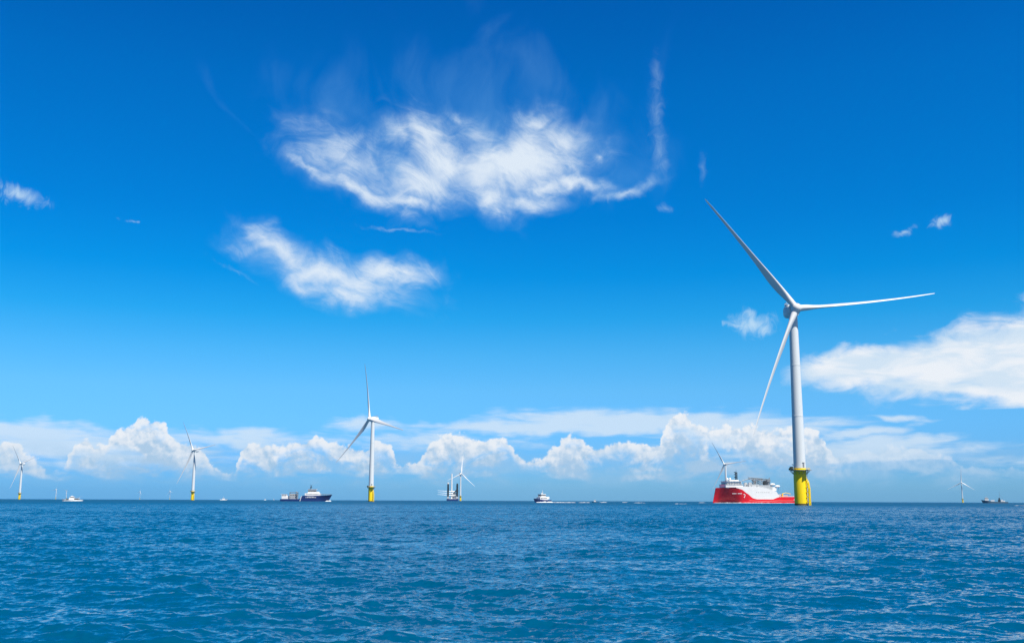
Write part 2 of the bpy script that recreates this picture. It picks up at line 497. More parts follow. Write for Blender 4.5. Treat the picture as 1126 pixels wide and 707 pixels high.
def build_sea():
    rows = [0.6, 1.2, 2.0, 3.0, 4.0, 5.0, 6.0, 7.0]
    while rows[-1] < 19000:
        r = rows[-1]
        rows.append(r + max(0.05, 0.0014 * r if r < 260 else 0.5 if r < 800 else 2.2 if r < 2600 else 0.012 * r if r < 4000 else 0.05 * r))
    rr = np.array(rows)
    dense = np.arange(-31, 31.001, 0.085)
    coarse = np.arange(32.5, 328, 1.5)
    ang = np.radians(np.concatenate([dense, coarse]))
    nA, nR = len(ang), len(rr)
    step = np.radians(np.concatenate([np.full(len(dense), 0.085), np.full(len(coarse), 1.5)]))
    A, RR = np.meshgrid(ang.astype(np.float32), rr.astype(np.float32))
    X0, Y0 = RR * np.sin(A), RR * np.cos(A)
    drow = np.gradient(rr)
    cell = np.maximum(drow[:, None] * 0.8, RR * step[None, :])
    X, Y, Z = X0.copy(), Y0.copy(), np.zeros_like(X0)
    gen = np.random.RandomState(11)
    nW = 120
    # cat's paws: broad patches where the wind roughens the water more or less
    gust = np.zeros_like(X0)
    for L in (9, 14, 22, 34, 55, 90):
        th, ph = gen.rand() * 6.28, gen.rand() * 6.28
        gust += np.sin(2 * np.pi / L * (np.cos(th) * X0 + np.sin(th) * Y0) + ph + 1.5 * np.sin(2 * np.pi / (L * 1.7) * (np.sin(th) * X0 - np.cos(th) * Y0) + 2 * ph))
    gust = np.clip(1.0 + 0.11 * gust, 0.65, 1.35)
    lam = 0.11 * (3.0 / 0.11) ** ((np.arange(nW) + gen.rand(nW)) / nW)
    main = np.radians(262)
    lam = np.concatenate([lam, [3.4, 3.9, 4.6, 5.4, 6.3, 7.4, 8.8]])
    for L in lam:
        spread = 0.8 if L > 3 else 1.5
        th = main + gen.randn() * 0.5 * spread
        k = 2 * np.pi / L
        slope = 0.030 * gen.uniform(0.6, 1.35) * (1.2 if L < 1.1 else 0.95 if L < 3 else 0.7)
        a = slope / k
        ph = gen.rand() * 2 * np.pi
        # only the rows whose cells can carry this wavelength
        w_all = np.clip((L / cell - 1.5) / 1.5, 0, 1)
        sel = np.where(w_all.max(axis=1) > 0)[0]
        if len(sel) == 0:
            continue
        i0, i1 = sel[0], sel[-1] + 1
        w = w_all[i0:i1]
        arg = k * (np.cos(th) * X0[i0:i1] + np.sin(th) * Y0[i0:i1]) + ph
        # gustiness: short waves come in patches
        if L < 4:
            gx = X0[i0:i1] / (L * 9 + 4); gy = Y0[i0:i1] / (L * 9 + 4)
            w = w * (0.75 + 0.5 * np.sin(gx * 1.3 + ph * 3) * np.sin(gy * 1.7 + ph * 5)) * gust[i0:i1]
        Z[i0:i1] += w * a * np.cos(arg)
        q = 0.85 * a * np.sin(arg) * w
        X[i0:i1] -= np.cos(th) * q
        Y[i0:i1] -= np.sin(th) * q
    co = np.stack([X, Y, Z], -1).reshape(-1, 3)
    co = np.concatenate([co, [[0, 0, 0]]])
    i = np.arange(nR - 1)[:, None] * nA
    j = np.arange(nA)[None, :]
    j2 = (j + 1) % nA
    quads = np.stack([i + j, i + nA + j, i + nA + j2, i + j2], -1).reshape(-1, 4)
    tris = np.stack([np.full(nA, len(co) - 1), np.arange(nA), (np.arange(nA) + 1) % nA], -1)
    me = bpy.data.meshes.new('sea')
    nq, nt_ = len(quads), len(tris)
    me.vertices.add(len(co)); me.vertices.foreach_set('co', co.ravel().astype(np.float32))
    loops = np.concatenate([quads[:, ::-1].ravel(), tris[:, ::-1].ravel()]) if False else np.concatenate([quads.ravel(), tris.ravel()])
    me.loops.add(len(loops)); me.loops.foreach_set('vertex_index', loops.astype(np.int32))
    me.polygons.add(nq + nt_)
    starts = np.concatenate([np.arange(nq) * 4, nq * 4 + np.arange(nt_) * 3])
    me.polygons.foreach_set('loop_start', starts.astype(np.int32))
    me.polygons.foreach_set('use_smooth', np.ones(nq + nt_, bool))
    me.update(calc_edges=True)
    me.validate()
    me.materials.append(sea_material())
    o = bpy.data.objects.new('sea', me)
    C.objects.link(o)
    o['kind'] = 'structure'
    if me.polygons[nA * 20].normal.z < 0:
        me.flip_normals()
    return o


sea = build_sea()
sc.cycles.use_adaptive_sampling = True
sc.cycles.adaptive_threshold = 0.008
sc.cycles.max_bounces = 6
sc.cycles.use_denoising = True
sc.cycles.denoiser = 'OPENIMAGEDENOISE'
sc.cycles.denoising_prefilter = 'NONE'

# ------------------------------------------------------------------ mesh helpers
class MB:
    """collects shapes into one mesh"""
    def __init__(self):
        self.bm = bmesh.new()

    def box(self, c, s, rz=0.0, taper=(1, 1)):
        M_ = Matrix.Translation(c) @ Matrix.Rotation(rz, 4, 'Z')
        vs = []
        for z in (-.5, .5):
            k = taper if z > 0 else (1, 1)
            for x, y in ((-.5, -.5), (.5, -.5), (.5, .5), (-.5, .5)):
                vs.append(self.bm.verts.new(M_ @ Vector((x * s[0] * k[0], y * s[1] * k[1], z * s[2]))))
        a, b = vs[:4], vs[4:]
        self.bm.faces.new(a[::-1]); self.bm.faces.new(b)
        for i in range(4):
            self.bm.faces.new((a[i], a[(i + 1) % 4], b[(i + 1) % 4], b[i]))
        return self

    def loft(self, rings, caps=True):
        rv = [[self.bm.verts.new(p) for p in r] for r in rings]
        n = len(rv[0])
        for a, b in zip(rv, rv[1:]):
            for i in range(n):
                self.bm.faces.new((a[i], a[(i + 1) % n], b[(i + 1) % n], b[i]))
        if caps:
            self.bm.faces.new(rv[0][::-1]); self.bm.faces.new(rv[-1])
        return self

    def tube(self, a, b, r0, r1=None, n=8):
        a, b = Vector(a), Vector(b)
        r1 = r0 if r1 is None else r1
        q = (b - a).to_track_quat('Z', 'Y').to_matrix()
        ring = lambda c, r: [c + q @ Vector((math.cos(t) * r, math.sin(t) * r, 0)) for t in [2 * math.pi * i / n for i in range(n)]]
        return self.loft([ring(a, r0), ring(b, r1)])

    def path(self, pts, r, n=6):
        for a, b in zip(pts, pts[1:]):
            self.tube(a, b, r, r, n)
        return self

    def lathe(self, prof, n=32, c=(0, 0, 0), axis='Z'):
        rings = []
        for r, z in prof:
            ring = []
            for i in range(n):
                t = 2 * math.pi * i / n
                p = Vector((math.cos(t) * r, math.sin(t) * r, z)) if axis == 'Z' else Vector((math.cos(t) * r, -z, math.sin(t) * r))
                ring.append(p + Vector(c))
            rings.append(ring)
        if axis != 'Z':
            rings = rings
        return self.loft(rings)

    def prism(self, xz, y0, y1):
        """outline in the x-z plane given a width in y"""
        return self.loft([[Vector((x, y0, z)) for x, z in xz], [Vector((x, y1, z)) for x, z in xz]])

    def build(self, name, m, parent=None, smooth=True, bevel=0.0, angle=40):
        bmesh.ops.recalc_face_normals(self.bm, faces=self.bm.faces)
        if bevel:
            es = [e for e in self.bm.edges if len(e.link_faces) == 2 and e.calc_face_angle(0) > R(50)]
            bmesh.ops.bevel(self.bm, geom=es, offset=bevel, segments=2, affect='EDGES', clamp_overlap=True)
        me = bpy.data.meshes.new(name)
        self.bm.to_mesh(me); self.bm.free()
        me.materials.append(m)
        if smooth:
            me.polygons.foreach_set('use_smooth', [True] * len(me.polygons))
            me.set_sharp_from_angle(angle=R(angle))
        o = bpy.data.objects.new(name, me)
        C.objects.link(o)
        if parent is not None:
            o.parent = parent
        return o


def thing(name, label, cat, loc, rz=0.0, group=None):
    o = bpy.data.objects.new(name, None)
    C.objects.link(o)
    o.location = loc
    o.rotation_euler = (0, 0, rz)
    o['label'] = label
    o['category'] = cat
    if group:
        o['group'] = group
    return o


WHITE = mat('white_paint', (0.86, 0.86, 0.85), 0.45, vary=0.06, scale=0.15, streak=0.10)
TOWERW = mat('tower_paint', (0.70, 0.745, 0.765), 0.5, vary=0.05, scale=0.08, streak=0.07)
BLADEW = mat('blade_gelcoat', (0.76, 0.77, 0.77), 0.38, vary=0.05, scale=0.1)
YELLOW = mat('yellow_paint', (1.0, 0.72, 0.0), 0.5, vary=0.06, scale=0.25, streak=0.14)
GREY = mat('grey_steel', (0.26, 0.28, 0.30), 0.5, vary=0.2)
PALE = mat('pale_steel', (0.50, 0.53, 0.55), 0.5, vary=0.2)
DARK = mat('dark_steel', (0.035, 0.045, 0.055), 0.5, vary=0.25)
GLASS = mat('dark_glass', (0.012, 0.018, 0.025), 0.08, vary=0.1)
RED = mat('red_hull_paint', (0.84, 0.006, 0.018), 0.42, vary=0.12, scale=0.12, streak=0.10)
BLUE = mat('navy_hull_paint', (0.012, 0.035, 0.16), 0.4, vary=0.15, scale=0.12)
TEAL = mat('grey_blue_hull_paint', (0.10, 0.17, 0.24), 0.5, vary=0.2)
WEED = mat('splash_zone_growth', (0.10, 0.085, 0.02), 0.7, vary=0.5, scale=1.5)
ORANGE = mat('orange_paint', (0.7, 0.16, 0.02), 0.5)
FOAM = mat('sea_foam', (0.80, 0.84, 0.86), 0.9, vary=0.3, scale=0.8)

# ------------------------------------------------------------------ wind turbines
HUB_H, ROT_R, OVERHANG, TILT = 111.2, 82.6, 6.0, R(8)


def mesh_of(o):
    me = o.data
    bpy.data.objects.remove(o)
    return me


def blade_mesh():
    st = [0.018, 0.03, 0.05, 0.08, 0.12, 0.17, 0.22, 0.28, 0.35, 0.43, 0.52, 0.61, 0.70, 0.78, 0.86, 0.92, 0.965, 0.99, 1.0]
    chord = [3.6, 3.6, 3.6, 3.9, 4.6, 5.1, 5.2, 4.9, 4.1, 3.3, 2.7, 2.25, 1.85, 1.55, 1.3, 1.1, 0.9, 0.65, 0.25]
    thick = [1.0, 1.0, 1.0, 0.92, 0.74, 0.60, 0.52, 0.46, 0.42, 0.38, 0.35, 0.33, 0.31, 0.29, 0.27, 0.25, 0.24, 0.22, 0.2]
    twist = [16, 16, 16, 16, 15, 13, 11.5, 9.5, 7.5, 6, 4.5, 3.2, 2.2, 1.4, 0.7, 0.2, 0, 0, 0]
    n = 20
    rings = []
    for s, c, tk, tw in zip(st, chord, thick, twist):
        z = s * ROT_R
        w = min(1, max(0, (1.0 - tk) / 0.5))            # 0 round root, 1 aerofoil
        ring = []
        for i in range(n):
            t = 2 * math.pi * i / n
            xc = 0.5 * (1 + math.cos(t))                 # 1 trailing .. 0 leading
            yt = 0.5 * math.sin(t)
            foil = 2.6 * (0.2969 * math.sqrt(max(xc, 0)) - 0.126 * xc - 0.3516 * xc ** 2 + 0.2843 * xc ** 3 - 0.1036 * xc ** 4) * tk * 1.9
            ya = foil * (1 if math.sin(t) >= 0 else -1) * (0.5 if abs(math.sin(t)) > 1e-6 else 0)
            y = (1 - w) * yt * tk + w * ya
            piv = 0.5 * (1 - w) + 0.32 * w
            x = -(xc - piv) * c
            y *= c
            a = R(tw + 4)
            ring.append(Vector((x * math.cos(a) + y * math.sin(a), -x * math.sin(a) + y * math.cos(a) - 4.0 * s ** 2.3, z)))
        rings.append(ring)
    m = MB().loft(rings)
    return mesh_of(m.build('blade', BLADEW, angle=60))


def nacelle_meshes():
    m = MB()

    def rr(w, h, y, zc, k=3.2):
        out = []
        for i in range(28):
            t = 2 * math.pi * i / 28
            cx, sx = math.cos(t), math.sin(t)
            out.append(Vector((w / 2 * math.copysign(abs(cx) ** (2 / k), cx), y, zc + h / 2 * math.copysign(abs(sx) ** (2 / k), sx))))
        return out
    m.loft([rr(6.0, 6.2, 2.6, 0, 2), rr(7.0, 7.2, 2.8, 0, 2), rr(7.0, 7.2, 4.6, 0, 2), rr(6.2, 6.6, 4.9, -0.1, 2.4),
            rr(6.9, 7.4, 5.4, -0.2), rr(7.1, 7.5, 9.5, -0.2), rr(6.7, 7.1, 13.0, -0.1), rr(5.4, 5.8, 14.2, 0.1), rr(4.2, 4.6, 14.5, 0.2)])
    nac = mesh_of(m.build('nacelle', TOWERW))
    m = MB()
    for x in (-2.6, 2.6):
        for y in (8.5, 10.5, 12.5):
            m.tube((x, y, 3.3), (x, y, 4.9), 0.09)
        m.tube((x, 8.5, 4.9), (x, 12.5, 4.9), 0.09); m.tube((x, 8.5, 4.2), (x, 12.5, 4.2), 0.07)
    for y in (8.5, 12.5):
        m.tube((-2.6, y, 4.9), (2.6, y, 4.9), 0.09)
    m.box((0, 10.5, 3.65), (5.2, 4.2, 0.25))
    rail = mesh_of(m.build('hoist_deck', PALE))
    m = MB()
    m.path([(1.6, 13, 3.2), (1.6, 13, 6.2), (-1.6, 13, 5.8), (-1.6, 13, 3.2)], 0.1)
    mast = mesh_of(m.build('wind_sensor', GREY))
    m = MB()
    prof = [(0.05, 3.3), (0.9, 3.2), (1.7, 2.8), (2.35, 2.0), (2.65, 1.0), (2.75, 0.0), (2.75, -1.4), (2.6, -2.4), (2.3, -2.55)]
    m.lathe(prof, 36, axis='Y')
    hub = mesh_of(m.build('hub', BLADEW, angle=60))
    m = MB()
    for k in range(3):
        a = 2 * math.pi * k / 3
        d = Vector((math.sin(a), 0, math.cos(a)))
        m.tube(d * 1.6, d * 2.95, 1.9, 1.85, 24)
    roots = mesh_of(m.build('blade_collar', BLADEW, angle=40))
    return nac, rail, mast, hub, roots


def tower_mesh():
    m = MB()
    z0, z1 = 20.6, HUB_H - 3.4
    prof = []
    for i in range(25):
        k = i / 24
        r = 3.35 - 0.95 * k ** 1.15
        z = z0 + (z1 - z0) * k
        prof.append((r, z))
        if i in (8, 16):                                # flange rings between the tower sections
            prof += [(r + 0.09, z + 0.05), (r + 0.09, z + 0.4), (r - 0.01, z + 0.45)]
    prof.append((2.5, z1 + 0.1)); prof.append((2.5, z1 + 0.7))
    m.lathe(prof, 48)
    return mesh_of(m.build('tower', TOWERW))


def door_mesh():
    m = MB()
    m.box((0, -3.36, 22.2), (1.1, 0.16, 2.4))
    m.box((0, -3.40, 23.7), (1.5, 0.5, 0.12))
    return mesh_of(m.build('tower_door', GREY, bevel=0.03))


def base_meshes():
    out = {}
    m = MB()
    m.lathe([(3.62, -6), (3.62, 0), (3.62, 16.0), (3.55, 16.4), (3.55, 19.2), (3.75, 19.3), (3.75, 19.8), (3.3, 19.85), (3.3, 20.6)], 48)
    out['transition_piece'] = mesh_of(m.build('transition_piece', YELLOW))
    m = MB()
    m.lathe([(3.64, -3), (3.66, -0.4), (3.66, 0.6), (3.63, 1.0)], 48)
    out['splash_band'] = mesh_of(m.build('splash_band', WEED))
    m = MB()
    m.lathe([(3.8, 19.05), (5.7, 19.3), (5.75, 19.55), (3.45, 19.57)], 40)
    for k in range(12):
        a = 2 * math.pi * (k + .5) / 12
        d = Vector((math.cos(a), math.sin(a), 0))
        m.tube(d * 3.6 + Vector((0, 0, 17.2)), d * 5.5 + Vector((0, 0, 19.1)), 0.12)
    m.box((5.6, -2.2, 19.45), (2.6, 3.2, 0.3), R(-20))
    out['platform'] = mesh_of(m.build('platform', GREY))
    m = MB()
    N = 28
    pr = [Vector((math.cos(2 * math.pi * k / N) * 5.6, math.sin(2 * math.pi * k / N) * 5.6, 19.6)) for k in range(N)]
    for k in range(N):
        a, b = pr[k], pr[(k + 1) % N]
        m.tube(a, a + Vector((0, 0, 1.15)), 0.035, n=5)
        for h in (0.4, 0.75, 1.15):
            m.tube(a + Vector((0, 0, h)), b + Vector((0, 0, h)), 0.03, n=5)
    out['railing'] = mesh_of(m.build('railing', YELLOW))
    m = MB()                                             # boat landing on the +x side
    for y in (-0.95, 0.95):
        m.path([(3.6, y, 14.6), (4.5, y, 12.2), (4.95, y, 9.0), (5.0, y, -2.0)], 0.34, 10)
        for z in (1.5, 4.2, 7.0, 9.8):
            m.tube((3.5, y * 1.3, z + 0.4), (4.9, y, z), 0.2)
    for z in (1.5, 4.2, 7.0, 9.8):
        m.tube((4.9, -0.95, z), (4.9, 0.95, z), 0.14)
    out['boat_landing'] = mesh_of(m.build('boat_landing', YELLOW))
    m = MB()
    for y in (-0.3, 0.3):
        m.tube((4.35, y, -0.5), (4.35, y, 20.5), 0.06)
    for k in range(42):
        z = -0.2 + k * 0.49
        m.tube((4.35, -0.3, z), (4.35, 0.3, z), 0.035, n=5)
    out['ladder'] = mesh_of(m.build('ladder', PALE))
    m = MB()
    m.path([(4.6, 0, 19.6), (4.6, 0, 22.4), (6.6, 0, 23.0)], 0.16)
    m.tube((4.6, 0, 19.6), (4.6, 0, 20.8), 0.28)
    m.tube((6.5, 0, 22.9), (6.5, 0, 21.2), 0.03); m.box((6.5, 0, 21.1), (0.25, 0.25, 0.3))
    out['davit_crane'] = mesh_of(m.build('davit_crane', DARK))
    m = MB()
    m.box((4.7, 0, 20.55), (1.5, 2.2, 1.8)); m.box((4.9, 2.1, 20.2), (0.9, 1.0, 1.1)); m.box((5.5, -1.6, 20.1), (0.6, 0.8, 1.0))
    out['equipment_cabinet'] = mesh_of(m.build('equipment_cabinet', DARK, bevel=0.05))
    m = MB()
    for a in (R(25), R(52)):
        d = Vector((math.cos(a), math.sin(a), 0))
        m.tube(d * 3.85 + Vector((0, 0, -2)), d * 3.85 + Vector((0, 0, 15.2)), 0.16)
        for z in (2, 6, 10, 14):
            m.tube(d * 3.5 + Vector((0, 0, z)), d * 3.9 + Vector((0, 0, z)), 0.1)
    out['cable_pipe'] = mesh_of(m.build('cable_pipe', YELLOW))
    return out


BLADE = blade_mesh()
NAC, RAIL, WMAST, HUB, COLLAR = nacelle_meshes()
TOWER, DOOR = tower_mesh(), door_mesh()
BASE = base_meshes()


def part(name, me, parent, mtx=None):
    o = bpy.data.objects.new(name, me)
    C.objects.link(o)
    o.parent = parent
    if mtx is not None:
        o.matrix_local = mtx
    return o


def turbine(px, depth, yaw, phase, label, landing=-55.0, tilt=TILT, pitch=3.0):
    t = thing('wind_turbine', label, 'wind turbine', at(px, depth), 0, 'offshore wind turbines')
    face = Matrix.Rotation(R(landing), 4, 'Z')
    tp = part('transition_piece', BASE['transition_piece'], t, face)
    for k in ('splash_band', 'platform', 'railing', 'boat_landing', 'ladder'):
        part(k, BASE[k], tp)
    part('cable_pipe', BASE['cable_pipe'], tp, Matrix.Rotation(R(100), 4, 'Z'))
    part('davit_crane', BASE['davit_crane'], tp, Matrix.Rotation(R(150), 4, 'Z'))
    part('equipment_cabinet', BASE['equipment_cabinet'], tp, Matrix.Rotation(R(215), 4, 'Z'))
    tw = part('tower', TOWER, t)
    part('tower_door', DOOR, tw, Matrix.Rotation(R(landing + 60), 4, 'Z'))
    Rz = Matrix.Rotation(R(yaw), 4, 'Z')
    nac = part('nacelle', NAC, t, Matrix.Translation((0, 0, HUB_H)) @ Rz @ Matrix.Translation((0, -OVERHANG, 0)))
    part('hoist_deck', RAIL, nac)
    part('wind_sensor', WMAST, nac)
    hubm = Matrix.Translation((0, 0, HUB_H)) @ Rz @ Matrix.Translation((0, -OVERHANG, 0)) @ Matrix.Rotation(-tilt, 4, 'X')
    ph = Matrix.Rotation(R(phase), 4, 'Y')
    hub = part('hub', HUB, t, hubm @ ph)
    part('blade_collar', COLLAR, hub)
    for k in range(3):
        part('blade', BLADE, t, hubm @ ph @ Matrix.Rotation(2 * math.pi * k / 3, 4, 'Y') @ Matrix.Rotation(R(-pitch), 4, 'Z'))
    return t


turbine(881.0, 577, 4.0, 85.2, 'nearest and tallest wind turbine, its broad yellow base in front of the red ship', -36, R(9), 42)
turbine(407.7, 1393, -44, 104, 'white wind turbine just right of the navy blue ship, second tallest in view', -40)
turbine(211.5, 2300, -36, 83.6, 'white wind turbine with yellow base beneath the tall cumulus, left of the navy blue ship', -40)
turbine(21.0, 3225, -32, 76, 'wind turbine beside the white motor cruiser, leftmost of those with a clear yellow base', -40)
turbine(506.2, 4250, 40, 10, 'wind turbine standing against the right side of the jack-up vessel', -40)
turbine(799.0, 3060, -48, 85, 'wind turbine rising from behind the bow of the red ship', -40)
turbine(1058.6, 5750, -30, 2, 'small faint wind turbine near the right edge, left of the grey cargo ship', -40)
turbine(61.0, 11800, -35, 20, 'tiny pale wind turbine on the horizon, left of the white motor cruiser', -40)
turbine(72.5, 14000, -35, 50, 'tiny pale wind turbine on the horizon directly behind the white motor cruiser', -40)
turbine(153.5, 14500, -35, 8, 'tiny pale wind turbine on the horizon midway between cruiser and tall cumulus', -40)
turbine(186.5, 14000, -35, 105, 'tiny pale wind turbine on the horizon, just left of the turbine under tall cumulus', -40)

# ------------------------------------------------------------------ vessels: local x forward, z up, origin at the waterline
def lerp_table(tab, x):
    for (x0, *a), (x1, *b) in zip(tab, tab[1:]):
        if x <= x1:
            k = 0 if x1 == x0 else max(0.0, min(1.0, (x - x0) / (x1 - x0)))
            k = k * k * (3 - 2 * k) * 0.35 + k * 0.65
            return [p + (q - p) * k for p, q in zip(a, b)]
    return list(tab[-1][1:])


class Hull:
    """table rows: distance aft of the stem, half beam at deck, half beam at water, deck height"""
    def __init__(self, L, tab, rake=0.0, flare=1.5, n=44, draft=2.0):
        self.L, self.tab, self.rake, self.flare, self.n, self.draft = L, tab, rake, flare, n, draft

    def half(self, s, z):
        bd, bw, zd = lerp_table(self.tab, s)
        k = max(0.0, min(1.0, z / zd))
        return bw + (bd - bw) * k ** self.flare

    def x(self, s, z):
        zd = lerp_table(self.tab, s)[2]
        k = max(0.0, 1 - s / (0.25 * self.L))
        return self.L / 2 - s - self.rake * (1 - min(1, max(0, z / zd))) * k

    def mesh(self, name, m, parent):
        mb = MB()
        rings = []
        for i in range(self.n + 1):
            s = self.L * (i / self.n) ** 1.25
            zd = lerp_table(self.tab, s)[2]
            lv = [zd * k for k in (1, 0.85, 0.65, 0.45, 0.25, 0.1, 0.0)] + [-self.draft * 0.5, -self.draft]
            port = [Vector((self.x(s, z), max(0.02, self.half(s, z) * (0.8 if z < -self.draft * .6 else 1)), z)) for z in lv]
            rings.append(port + [Vector((p.x, -p.y, p.z)) for p in port[::-1]])
        mb.loft(rings)
        return mb.build(name, m, parent, angle=50)


def windows(mb, x0, x1, y, z, h, n, depth=0.12, gap=0.35):
    w = (x1 - x0) / n
    for i in range(n):
        mb.box((x0 + w * (i + .5), y, z), (w * (1 - gap), depth, h))


def text_part(txt, size, m, parent, mtx, thick=0.06):
    cu = bpy.data.curves.new('lettering', 'FONT')
    cu.body = txt; cu.size = size; cu.offset = 0.04; cu.extrude = thick
    cu.align_x = 'CENTER'; cu.align_y = 'CENTER'
    tmp = bpy.data.objects.new('lettering', cu)
    C.objects.link(tmp)
    dg = bpy.context.evaluated_depsgraph_get()
    me = bpy.data.meshes.new_from_object(tmp.evaluated_get(dg))
    bpy.data.objects.remove(tmp)
    me.materials.clear(); me.materials.append(m)
    o = bpy.data.objects.new('hull_number', me)
    C.objects.link(o)
    o.parent = parent
    o.matrix_local = mtx
    return o


def foam(pts, w, h, parent=None, name='foam'):
    """a low tumbled ridge of broken water along a line"""
    mb = MB()
    rings = []
    pts = [Vector(p) for p in pts]
    N = max(8, int(sum((b - a).length for a, b in zip(pts, pts[1:])) / 1.6))
    for i in range(N + 1):
        k = i / N * (len(pts) - 1)
        j = min(int(k), len(pts) - 2)
        p = pts[j].lerp(pts[j + 1], k - j)
        d = (pts[j + 1] - pts[j]).normalized()
        sd = Vector((-d.y, d.x, 0))
        e = math.sin(math.pi * min(1, max(0, i / N))) ** 0.4
        ww = w * (0.35 + 0.65 * e) * rng.uniform(0.7, 1.2)
        hh = h * (0.25 + 0.75 * e) * rng.uniform(0.45, 1.25)
        rings.append([p + sd * (ww * math.cos(t)) + Vector((0, 0, -0.35 + (0.35 + hh) * math.sin(t) * rng.uniform(0.8, 1.15))) for t in [math.pi * q / 6 for q in range(7)]])
    mb.loft(rings)
    o = mb.build(name, FOAM, parent, angle=80)
    return o


def lattice(mb, a, b, w, n, r=0.12):
    """a square truss from a to b"""
    a, b = Vector(a), Vector(b)
    q = (b - a).to_track_quat('Z', 'Y').to_matrix()
    cs = [q @ Vector((sx * w / 2, sy * w / 2, 0)) for sx, sy in ((-1, -1), (1, -1), (1, 1), (-1, 1))]
    for c in cs:
        mb.tube(a + c, b + c, r, n=5)
    for i in range(n):
        p, p2 = a.lerp(b, i / n), a.lerp(b, (i + 1) / n)
        for j in range(4):
            mb.tube(p + cs[j], p2 + cs[(j + 1) % 4], r * .7, n=4)
            mb.tube(p2 + cs[j], p2 + cs[(j + 1) % 4], r * .7, n=4)


# ---- red construction ship
def red_ship():
    L = 125.0
    c = at(835.5, 1400)
    t = thing('construction_ship', 'red hulled offshore ship with white superstructure and a white 7 on its bow', 'ship', c, R(189))
    tab = [(0, 0.6, 0.3, 19.6), (3, 5.2, 0.6, 20.2), (8, 10.2, 0.8, 20.3), (15, 12.6, 1.3, 19.8), (24, 13.0, 4.2, 19.2), (32, 13.0, 11.0, 18.2),
           (40, 13.0, 13.0, 12.5), (48, 13.0, 13.0, 6.2), (54, 13.0, 13.0, 5.0), (76, 13.0, 13.0, 5.0), (83, 13.0, 13.0, 7.6), (94, 13.0, 13.0, 8.2), (125, 12.6, 12.2, 8.4)]
    h = Hull(L, tab, rake=-4.5, flare=0.85, n=64, draft=3)
    hull = h.mesh('hull', RED, t)
    X = lambda s: L / 2 - s
    text_part('7', 7.2, WHITE, hull, Matrix.Translation((X(36.0), h.half(36, 9) + 0.15, 9.0)) @ Matrix.Rotation(R(180), 4, 'Z') @ Matrix.Rotation(R(90), 4, 'X'))
    mb = MB()
    for k in range(9):
        if k == 4:
            continue
        s, z = 20.5 + k * 1.35, 12.6
        y = h.half(s, z) + 0.05
        y2 = h.half(s + 1, z) + 0.05
        mb.loft([[Vector((h.x(s, zz), y + dy, zz)) for zz in (12.0, 13.2) for dy in ((0, .1) if zz < 12.5 else (.1, 0))],
                 [Vector((h.x(s + 0.95, zz), y2 + dy, zz)) for zz in (12.0, 13.2) for dy in ((0, .1) if zz < 12.5 else (.1, 0))]])
    o = mb.build('ship_name', WHITE, hull); o['kind'] = 'stuff'
    mb = MB(); mb.box((X(107), 12.95, 4.6), (2.6, 0.3, 1.0), 0); mb.build('stern_marking', WHITE, hull)
    mb = MB(); mb.path([(X(s), 13.1, z) for s, z in ((42, 3.2), (60, 2.2), (84, 3.0), (124, 3.0))], 0.3); mb.build('rubbing_strake', RED, hull)
    # white sides rising from the red sheer
    mb = MB()
    mb.prism([(X(24), 20.3), (X(24), 21.8), (X(34.5), 22.2), (X(57), 21.3), (X(70), 18.4), (X(81), 15.6), (X(85.5), 9.6), (X(84), 7.4), (X(76.5), 4.6), (X(54), 4.6), (X(47), 6.4), (X(39), 12.6), (X(32), 18.0)], -12.93, 12.93)
    sup = mb.build('superstructure', WHITE, t)
    mb = MB()
    windows(mb, X(72), X(52), 12.96, 14.2, 0.7, 7, gap=.75)
    mb.build('porthole_row', GLASS, sup)
    mb = MB(); mb.box((X(22), 0, 22.6), (24, 24.5, 4.0)); mb.box((X(22.5), 0, 26.6), (20, 23.4, 4.4)); mb.box((X(24), 0, 29.6), (13, 15, 2.2))
    mb.box((X(21.5), 0, 28.95), (22, 26.5, 0.35)); mb.box((X(22), 0, 24.75), (25.5, 25.8, 0.3))
    br = mb.build('bridge', WHITE, t, bevel=0.12)
    mb = MB()
    windows(mb, X(32.6), X(12.6), 12.3 - 0.55, 25.6, 1.0, 9, 0.3, .4); windows(mb, X(32.6), X(12.6), -12.3 + 0.55, 25.6, 1.0, 9, 0.3, .4); windows(mb, X(12.4), X(12.2), 0, 25.6, 1.2, 1, 20, .4)
    mb.build('bridge_windows', GLASS, br)
    mb = MB()
    lattice(mb, (X(30), 0, 30.6), (X(30), 0, 41), 2.2, 6, 0.22)
    for z, w in ((34, 7), (37.5, 5), (40.5, 3)):
        mb.box((X(30), 0, z), (1.6, w, 0.5)); mb.box((X(28.6), 0, z + .6), (3.4, 0.8, 0.9))
    mb.tube((X(30), 0, 40), (X(30), 0, 45), 0.2)
    mb.build('radar_mast', DARK, t)
    for y in (-5, 5):
        mb = MB(); mb.lathe([(0.05, 0), (1.1, 0.3), (1.6, 1.2), (1.5, 2.1), (0.8, 2.9), (0.05, 3.1)], 14, (X(19), y, 30.6)); mb.build('radome', WHITE, t)
    # decks behind the bridge
    mb = MB(); mb.box((X(66), 0, 20), (22, 22, 8)); mb.box((X(52), 2, 23), (12, 16, 4))
    mb.build('hangar', PALE, t, bevel=0.15)
    mb = MB(); mb.box((X(46), 8, 24), (4, 4, 5.5)); mb.box((X(46), 8, 27), (3.4, 3.2, 1))
    mb.build('funnel', PALE, t, bevel=0.1)
    mb = MB(); mb.box((X(46), -8, 24), (4, 4, 5.5)); mb.box((X(46), -8, 27), (3.4, 3.2, 1))
    mb.build('funnel', PALE, t, bevel=0.1)
    cr = MB(); cr.tube((X(72), 9, 15), (X(72), 9, 29), 1.5, 1.3, 16); cr.box((X(72), 9, 30), (4.5, 4, 3.4)); cr.tube((X(72), 9, 30), (X(74), 9, 34), 0.6)
    crane = cr.build('main_crane', GREY, t)
